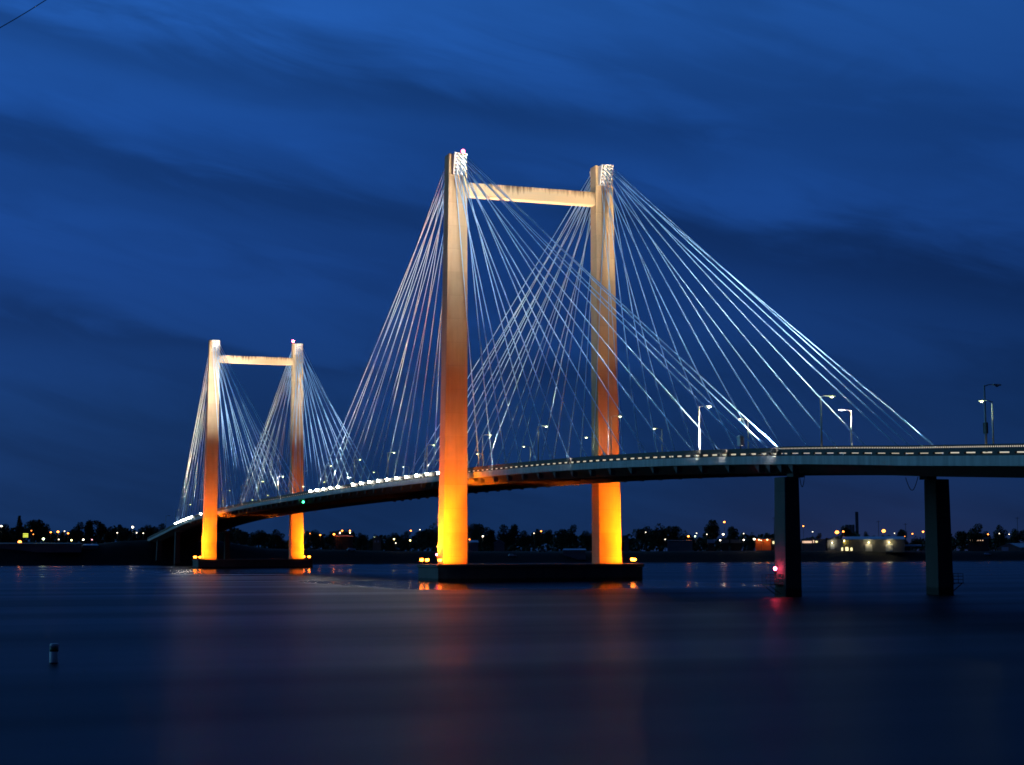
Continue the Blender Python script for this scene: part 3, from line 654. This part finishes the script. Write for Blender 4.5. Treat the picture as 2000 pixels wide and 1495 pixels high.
def building(name, label, cat, px0, px1, ybase, yeave, yridge, off, depth, wall, roof, ridge='side', group=None):
    pm = (px0+px1)/2; g_, d = ground_at(pm, off); mp = d/FPX
    zb = min(g_.z, pxz(pm, ybase, d)); W = (px1-px0)*mp*1.0; he = pxz(pm, yeave, d)-zb; hr = pxz(pm, yridge, d)-zb
    o = empty(name, (g_.x, g_.y, zb), facing(g_), label, cat, group)
    b = MB(); b.box(-depth, 0, -W/2, W/2, -.6, he)
    if ridge == 'front':   # gable faces the river
        b.hexa([(-depth, -W/2, he), (0, -W/2, he), (0, W/2, he), (-depth, W/2, he), (-depth, -.01, hr-.12), (0, -.01, hr-.12), (0, .01, hr-.12), (-depth, .01, hr-.12)])
    b.build('wall', wall, o)
    b = MB(); e = .35; t = .18
    if ridge == 'front':
        for s in (-1, 1):
            b.hexa([(-depth-e, s*(W/2+e), he-.15), (e, s*(W/2+e), he-.15), (e, 0, hr), (-depth-e, 0, hr), (-depth-e, s*(W/2+e), he-.15+t), (e, s*(W/2+e), he-.15+t), (e, 0, hr+t), (-depth-e, 0, hr+t)])
    else:
        for x0, x1 in ((e, -depth/2), (-depth-e, -depth/2)):
            b.hexa([(x0, -W/2-e, he-.05), (x0, W/2+e, he-.05), (x1, W/2+e-.6, hr), (x1, -W/2-e+.6, hr), (x0, -W/2-e, he-.05+t), (x0, W/2+e, he-.05+t), (x1, W/2+e-.6, hr+t), (x1, -W/2-e+.6, hr+t)])
    b.build('roof', roof, o)
    def Y(px): return (px-pm)*mp
    def Z(py): return pxz(pm, py, d)-zb
    def panel(nm, p0, p1, y0, y1, m_, dx=.04, th=.12):
        b = MB(); b.box(.001, dx+th, Y(p0), Y(p1), Z(y1), Z(y0)); return b.build(nm, m_, o)
    def light(px, py, power, col, x=1.2):
        dl = bpy.data.lights.new('wall_lamp_glow', 'POINT'); dl.energy = power; dl.color = col; dl.shadow_soft_size = .2
        l = bpy.data.objects.new('wall_lamp_glow', dl); C.objects.link(l); l.parent = o; l.location = (x, Y(px), Z(py))
        b = MB(); b.ball((.35, Y(px), Z(py)), .26); b.box(0, .4, Y(px)-.06, Y(px)+.06, Z(py)+.2, Z(py)+.3); b.build('wall_lamp', [M['lens_lamp']], o)
    return o, panel, light
M['lens_lamp'] = mat('wall_lamp_lens', (1, 1, 1), .3, emit=(1, .86, .42), estr=12)
YL = (1, .84, .45)
o, pn, lt = building('warehouse', 'long pale warehouse with two lit doors and a light blue metal roof', 'warehouse', 1648, 1764, 1077, 1054, 1048.5, 30, 18, M['pale'], M['blueroof'])
pn('door', 1691, 1704, 1063.5, 1077, M['doorw']); pn('door', 1729, 1742, 1063.5, 1077, M['doorw'])
lt(1697.5, 1060, 330, YL); lt(1735.5, 1060, 330, YL); lt(1652, 1057, 240, (1, .72, .1))
pn('window', 1654, 1659.5, 1069, 1076, M['lit']); pn('window', 1663.5, 1667, 1070, 1076, M['lit'])
o, pn, lt = building('shed', 'small pale shed with one lit door joined to the left end of the warehouse', 'shed', 1617, 1646.5, 1077, 1056, 1049, 31, 12, M['pale'], M['darkroof'], 'front')
pn('door', 1623, 1630, 1063, 1073, M['doorw']); lt(1626, 1060.5, 220, (1, .9, .7)); pn('window', 1643, 1646, 1070, 1076, M['lit'])
o, pn, lt = building('store_building', 'low store with an orange floodlit wall beside the left bent column', 'store', 1476, 1506, 1064, 1053, 1051.5, 60, 14, M['orangew'], M['darkroof'])
lt(1483, 1054.5, 240, (1, .4, .08), 3.); lt(1499, 1054.5, 360, (1, .38, .06), 3.)
pn('door', 1490.5, 1491.5, 1055, 1064, M['dark'])
o, pn, lt = building('kiosk', 'small kiosk with yellow lit openings right of the orange store', 'kiosk', 1508, 1520, 1064, 1056, 1054.5, 60, 6, M['greywall'], M['darkroof'])
pn('window', 1509.5, 1512.5, 1057.5, 1062.5, M['lit']); pn('window', 1514.5, 1517.5, 1056.8, 1062.5, M['lit'])
o, pn, lt = building('shop_building', 'low dark shop with red and white lit fronts between the two bent columns', 'shop', 1566, 1612, 1063, 1054.5, 1053, 80, 14, M['greywall'], M['darkroof'])
pn('window', 1568.5, 1586, 1057, 1061, M['litw']); pn('window', 1588, 1590.5, 1055.5, 1060.5, M['litw']); pn('window', 1593, 1597, 1057, 1060, M['lit'])
for x0, x1, lab in ((1382, 1396, 'pale blue trailer parked left of the white lamp on the far bank'), (1409, 1424, 'grey trailer parked right of the white lamp on the far bank'), (1427, 1449, 'long grey trailer parked left of the orange store')):
    g_, d = ground_at((x0+x1)/2, 45); mp = d/FPX; W = (x1-x0)*mp; zb = pxz((x0+x1)/2, 1064, d)
    o = empty('trailer', (g_.x, g_.y, min(zb, g_.z)), facing(g_), lab, 'trailer', 'trailers parked on the far bank'); hz = max(0, zb-g_.z)
    b = MB(); b.box(-2.4, 0, -W/2, W/2, hz+.9, hz+3.0); b.build('body', M['bluew'] if x0 < 1400 else M['greywall'], o, .06)
    for yy in (-W*.32, W*.32):
        b = MB(); b.tube([(-2.3, yy, hz+.45), (.05, yy, hz+.45)], .45, 12); b.build('wheel', M['dark'], o)
    b = MB(); b.box(-1.8, -.6, -W/2+.2, W/2-.2, -.3, hz+.9); b.build('chassis', M['dark'], o)
building('house', 'low grey house with flat roof left of the orange star lamp', 'house', 1304, 1352, 1064, 1057, 1055.5, 55, 10, M['greywall'], M['darkroof'])
o, pn, lt = building('house', 'low pale blue gabled house right of the right bent column', 'house', 1951, 1992, 1077, 1071, 1061.5, 35, 20, M['pale'], M['blueroof'], 'front')
pn('door', 1958, 1970, 1069, 1076.5, M['bluew']); 
building('long_shed', 'long blue roofed shed at the right edge of the photo', 'shed', 1975, 2060, 1077, 1070, 1061.5, 52, 16, M['greywall'], M['bluew'])
o, pn, lt = building('row_of_shops', 'low dark building with a row of tiny lit windows right of the bent', 'building', 1893, 1930, 1061, 1053, 1051, 90, 12, M['darkroof'], M['darkroof'])
for k in range(6): pn('window', 1897+k*4.3, 1899+k*4.3, 1055.2, 1056.6, M['litw'])
building('river_wall', 'long low grey shed wall on the bank at the left edge', 'shed', -60, 150, 1077, 1063, 1061, 14, 8, M['greywall'], M['greywall'])
building('pump_house', 'small blue grey shed right of the long low wall', 'shed', 163, 190, 1077, 1066, 1063.5, 13, 8, M['greywall'], M['bluew'])
o, pn, lt = building('house', 'two storey pale house with dim front between the two towers', 'house', 728, 744, 1068, 1053, 1046, 45, 9, M['pale'], M['darkroof'], 'front')
pn('window', 731, 734, 1056, 1060, M['bluew']); pn('window', 737, 740, 1056, 1060, M['bluew'])
o, pn, lt = building('roadside_canopy', 'low canopy with an orange-lit roof between the two towers', 'canopy', 655, 689, 1054, 1048.5, 1046, 60, 10, M['darkroof'], M['orangew'])
lt(664, 1041, 150, (1, .40, .12), .5); lt(683, 1041, 80, (1, .40, .12), .5)
building('boathouse', 'grey boathouse with long low roof between the near tower legs', 'boathouse', 1100, 1144, 1079, 1075, 1072.5, 12, 9, M['greywall'], M['bluew'])
building('house', 'dim grey house beside the dark tree between the near tower legs', 'house', 965, 985, 1072, 1061, 1055, 45, 9, M['greywall'], M['bluew'], 'front')
building('house', 'dim pale house just right of the near tower left leg', 'house', 916, 934, 1069, 1060, 1056, 45, 9, M['greywall'], M['bluew'])
building('house', 'small pale house just right of the near tower right leg', 'house', 1219, 1228, 1066, 1058, 1054.5, 45, 8, M['pale'], M['bluew'], 'front')
# canopy of covered boats, right of the warehouse
g_, d = ground_at(1781, 20); mp = d/FPX
o = empty('boat_shelter', g_, facing(g_), 'pale blue open shelter roof on posts right of the warehouse', 'shelter')
W = 36*mp; zt = pxz(1781, 1067, d)-g_.z
b = MB(); b.hexa([(-6, -W/2, zt), (1, -W/2, zt-.2), (1, W/2, zt-.2), (-6, W/2, zt), (-6, -W/2, zt+.9), (1, -W/2, zt+.6), (1, W/2, zt+.6), (-6, W/2, zt+.9)]); b.build('roof', M['bluew'], o)
for yy in (-W*.48, -W*.16, W*.16, W*.48):
    b = MB(); b.tube([(.6, yy, -.3), (.6, yy, zt-.1)], .09, 6); b.build('post', M['dark'], o)
def car(px, py, off, m_, label):
    g_, d = ground_at(px, off); zb = g_.z
    o = empty('parked_car', (g_.x, g_.y, zb), facing(g_)+.2, label, 'car', 'cars parked on the far bank')
    b = MB(); b.hexa([(-1.8, -2.2, .35), (0, -2.2, .35), (0, 2.2, .35), (-1.8, 2.2, .35), (-1.75, -2.15, .95), (-.05, -2.15, .95), (-.05, 2.1, .85), (-1.75, 2.1, .85)])
    b.hexa([(-1.7, -1.9, .95), (-.1, -1.9, .95), (-.1, 1.0, .9), (-1.7, 1.0, .9), (-1.5, -1.4, 1.5), (-.3, -1.4, 1.5), (-.3, .3, 1.5), (-1.5, .3, 1.5)]); b.build('body', m_, o, .05)
    for yy in (-1.35, 1.35):
        for xx in (-1.7, -.1):
            b = MB(); b.tube([(xx-.1, yy, .33), (xx+.12, yy, .33)], .33, 12); b.build('wheel', M['dark'], o)
car(687, 1068, 18, M['bluew'], 'blue car parked on the bank beneath the orange canopy')
car(1001, 1077, 14, M['steelw'], 'white car parked on the bank between the near tower legs')
car(1060, 1070, 30, M['pale'], 'pale car parked in front of the trees between the near tower legs')
car(1929, 1074, 18, M['bluew'], 'pale blue van roofed car parked left of the gabled house')
# neon sign left
g_, d = ground_at(49, 70); zt = pxz(49, 1041, d)-g_.z
o = empty('roadside_sign', g_, facing(g_)+.3, 'yellow green lit roadside sign with three stripes at the far left', 'sign')
b = MB(); b.tube([(-.2, 0, -.4), (-.2, 0, zt-2.4)], .15, 6); b.build('post', M['dark'], o)
b = MB(); b.box(-.2, 0, -1.5, 1.5, zt-2.5, zt); p_ = b.build('panel', M['dark'], o)
for k in range(3):
    b = MB(); b.box(0, .06, -1.3, 1.3, zt-2.25+k*.75, zt-1.85+k*.75); b.build('stripe', M['neon'], p_)
# grain elevator
g_, d = ground_at(1675, 700); zt = pxz(1675, 1000, d)-g_.z; zl = pxz(1675, 1025, d)-g_.z; mp = d/FPX
o = empty('grain_elevator', g_, facing(g_), 'tall dark grain elevator tower rising behind the warehouse', 'grain elevator')
b = MB(); b.box(-8, 0, -3.*mp, 3.*mp, -1, zt); b.build('tower', M['elev'], o, .2)
b = MB()
for k in range(3): b.tube([(-4, (-20+k*6.2)*mp, -1), (-4, (-20+k*6.2)*mp, zl)], 3.05*mp, 16)
b.build('silo', M['elev'], o)
for px, ptop, lab in ((1513, 1010, 'bare utility pole just left of the left bent column'), (1717, 1017, 'thin utility pole left of the right orange star lamp'), (1770, 1022, 'thin utility pole right of the right orange star lamp'), (1989, 1010, 'thin utility pole near the right edge of the photo')):
    g_, d = ground_at(px, 85); h = pxz(px, ptop, d)-g_.z
    o = empty('utility_pole', g_, facing(g_), lab, 'utility pole', 'utility poles on the far bank')
    b = MB(); b.tube([(0, 0, -.5), (0, 0, h)], [.2, .13], 6); b.build('pole', M['dark'], o)
    b = MB(); b.box(-.06, .06, -1.3, 1.3, h-.9, h-.7); b.build('crossarm', M['dark'], o)

# ------------------------------------------------------------------ trees
M['leaf'] = mat('dark_foliage', (.035, .05, .022), .8, var=.4, scale=(.4, .4, .4)); M['bark'] = mat('bark', (.05, .04, .03), .9)
def leafy(b, c, r, n, s, rz=1.):
    for _ in range(n):
        while True:
            v = Vector((random.uniform(-1, 1), random.uniform(-1, 1), random.uniform(-1, 1)))
            if .25 < v.length < 1: break
        p = Vector(c)+Vector((v.x*r, v.y*r, v.z*r*rz))
        a = Vector((random.gauss(0, 1), random.gauss(0, 1), random.gauss(0, 1))).normalized(); u = a.orthogonal().normalized(); w_ = a.cross(u)
        k = s*random.uniform(.6, 1.3)
        b.face([p+u*k, p+w_*k*.7, p-u*k, p-w_*k*.7])
def tree_proto(kind):
    o = empty({'conifer': 'conifer_tree'}.get(kind, 'broadleaf_tree')); b = MB(); t = MB()      # unit: height about 10 m
    if kind == 'conifer':
        t.tube([(0, 0, -.5), (0, 0, 9.6)], [.28, .04], 7)
        for k in range(26):
            z = 1+k*.34; r = (10-z)*.26+.12
            for q in range(int(8+r*10)):
                a = random.uniform(0, 6.28); rr = r*random.uniform(.3, 1); leafy(b, (math.cos(a)*rr, math.sin(a)*rr, z-rr*.25), .25, 2, .3)
    else:
        top = 10; nl = {'round': 12, 'oval': 10, 'vase': 8, 'wide': 14}[kind]
        t.tube([(0, 0, -.5), (.1, 0, 2.4), (.15, .1, 5)], [.38, .28, .16], 7)
        for k in range(nl):
            a = 6.28*k/nl+random.uniform(-.4, .4)
            if kind == 'round': rr, z, r = random.uniform(.6, 2.9), random.uniform(3.2, 8.2), random.uniform(1.2, 1.9)
            elif kind == 'oval': rr, z, r = random.uniform(.2, 1.6), random.uniform(2.8, 8.6), random.uniform(1.0, 1.5)
            elif kind == 'vase': z = random.uniform(4, 8.7); rr = .3*z*random.uniform(.5, 1.); r = random.uniform(.9, 1.35)
            else: rr, z, r = random.uniform(.8, 4.4), random.uniform(2.8, 7.6), random.uniform(1.3, 2.2)
            c = (math.cos(a)*rr, math.sin(a)*rr, z)
            t.tube([(.1, 0, 2.2), (c[0]*.55, c[1]*.55, 2.2+(z-2.2)*.6), c], [.17, .1, .04], 5)
            leafy(b, c, r, int(95*r), .30, .85)
        leafy(b, (0, 0, 6), 2.6 if kind != 'vase' else 1.7, 260, .32, 1.2)
    tr = t.build('trunk', M['bark'], o); c = b.build('crown', M['leaf'], o, recalc=False)
    CH[o.name] = [tr, c]; return o
protos = {k: [tree_proto(k) for _ in range(2)] for k in ('conifer', 'round', 'oval', 'vase', 'wide')}
TREES = [(36, 1006, 'conifer', 1.1), (72, 1009, 'round', 1.), (3, 1022, 'round', .8), (20, 1031, 'wide', .8), (150, 1018, 'round', .8), (173, 1014, 'oval', 1.), (196, 1009, 'vase', 1.1), (216, 1026, 'wide', .7), (238, 1030, 'round', .9),
 (286, 1019, 'wide', .7), (312, 1021, 'round', .8), (335, 1030, 'round', .8), (358, 1034, 'wide', .8), (440, 1030, 'wide', .8), (470, 1034, 'round', 1.), (505, 1030, 'wide', 1.), (540, 1033, 'round', 1.), (616, 1029, 'wide', .7), (648, 1034, 'oval', .8), (704, 1035, 'wide', .6), (733, 1040, 'wide', .7), (768, 1035, 'wide', .8), (790, 1036, 'round', .8),
 (826, 1032, 'round', .9), (848, 1016, 'wide', .8), (928, 1017, 'round', 1.), (945, 1028, 'round', .8), (960, 1033, 'oval', 1.), (988, 1023, 'round', .8), (1004, 1022, 'oval', .9), (1024, 1035, 'round', 1.), (1052, 1034, 'round', .8), (1070, 1031, 'oval', .8),
 (1098, 1029, 'round', .8), (1115, 1023, 'round', .7), (1146, 1031, 'wide', .7), (1224, 1044, 'wide', .8), (1262, 1021, 'wide', .8), (1288, 1017, 'wide', .9), (1312, 1022, 'round', 1.), (1338, 1032, 'wide', .7), (1391, 1010, 'oval', .9), (1430, 1023, 'round', .6), (1380, 1036, 'round', .8),
 (1470, 1036, 'wide', .6), (1498, 1038, 'wide', .7), (1598, 1040, 'round', .7), (1653, 1026, 'oval', .9), (1694, 1037, 'round', .6), (1762, 1030, 'round', .8), (1790, 1044, 'wide', .7), (1880, 1033, 'round', .8), (1905, 1021, 'round', .8), (1925, 1032, 'wide', .6), (1955, 1024, 'round', .7), (1985, 1026, 'wide', .6), (2012, 1024, 'round', .8), (-25, 1018, 'round', .9)]
ADJ = {'conifer': 'pointed dark conifer', 'round': 'dark round-crowned tree', 'oval': 'slim upright dark tree', 'vase': 'vase-shaped dark tree', 'wide': 'broad low-crowned dark tree'}
cnt = {}; seen = {}; first = set()
for t_ in TREES: cnt[(t_[2], zone(t_[0]))] = cnt.get((t_[2], zone(t_[0])), 0)+1
for i, (px, top, kind, wd) in enumerate(sorted(TREES)):
    g_, d = ground_at(px, 95 if i % 2 else 120); h = pxz(px, top, d)-g_.z
    src = protos[kind][i % 2]
    o = src if src.name not in first else copy_tree(src); first.add(src.name)
    k = h/10.; o.location = g_; o.scale = (k*wd, k*wd, k); o.rotation_euler = (0, 0, random.uniform(0, 6.28))
    key = (kind, zone(px)); seen[key] = seen.get(key, 0)+1
    lab = f'{ADJ[kind]} on the far bank {key[1]}'
    if cnt[key] > 1: lab += f', {ordn(seen[key]-1)} from left'
    tag(o, lab, 'tree', 'trees on the far bank')
for kk in protos:
    for p in protos[kk]:
        if p.name not in first:
            for c in list(p.children): bpy.data.objects.remove(c)
            bpy.data.objects.remove(p)
# the continuous wood behind the town
SD = {p: sdist(p) for p in range(-520, 2541, 20)}
b = MB()
for k in range(26000):
    px = random.uniform(-500, 2500); d0 = 1.
    d = random.uniform(135, 215)
    v = ray(px, 1080); hh = math.hypot(v.x, v.y); k0 = int(px//20)*20; f = (px-k0)/20; sd = SD[k0]*(1-f)+SD[k0+20]*f
    q = CAM+v*((sd+d)/hh)
    top = 9.0+2.2*math.sin(px*.031)+1.6*math.sin(px*.083+2)+1.2*math.sin(px*.21+d*.05)
    z = ground_z(q.x, q.y)+top*(random.random()**.8)
    c = Vector((q.x, q.y, z)); a = Vector((random.gauss(0, 1), random.gauss(0, 1), random.gauss(0, .6))).normalized(); u = a.orthogonal().normalized(); w_ = a.cross(u); s_ = random.uniform(.7, 1.5)
    b.face([c+u*s_, c+w_*s_*.8, c-u*s_, c-w_*s_*.8])
tag(b.build('treeline', M['leaf'], recalc=False), 'continuous dark belt of trees along the far bank horizon', 'trees', kind='stuff')
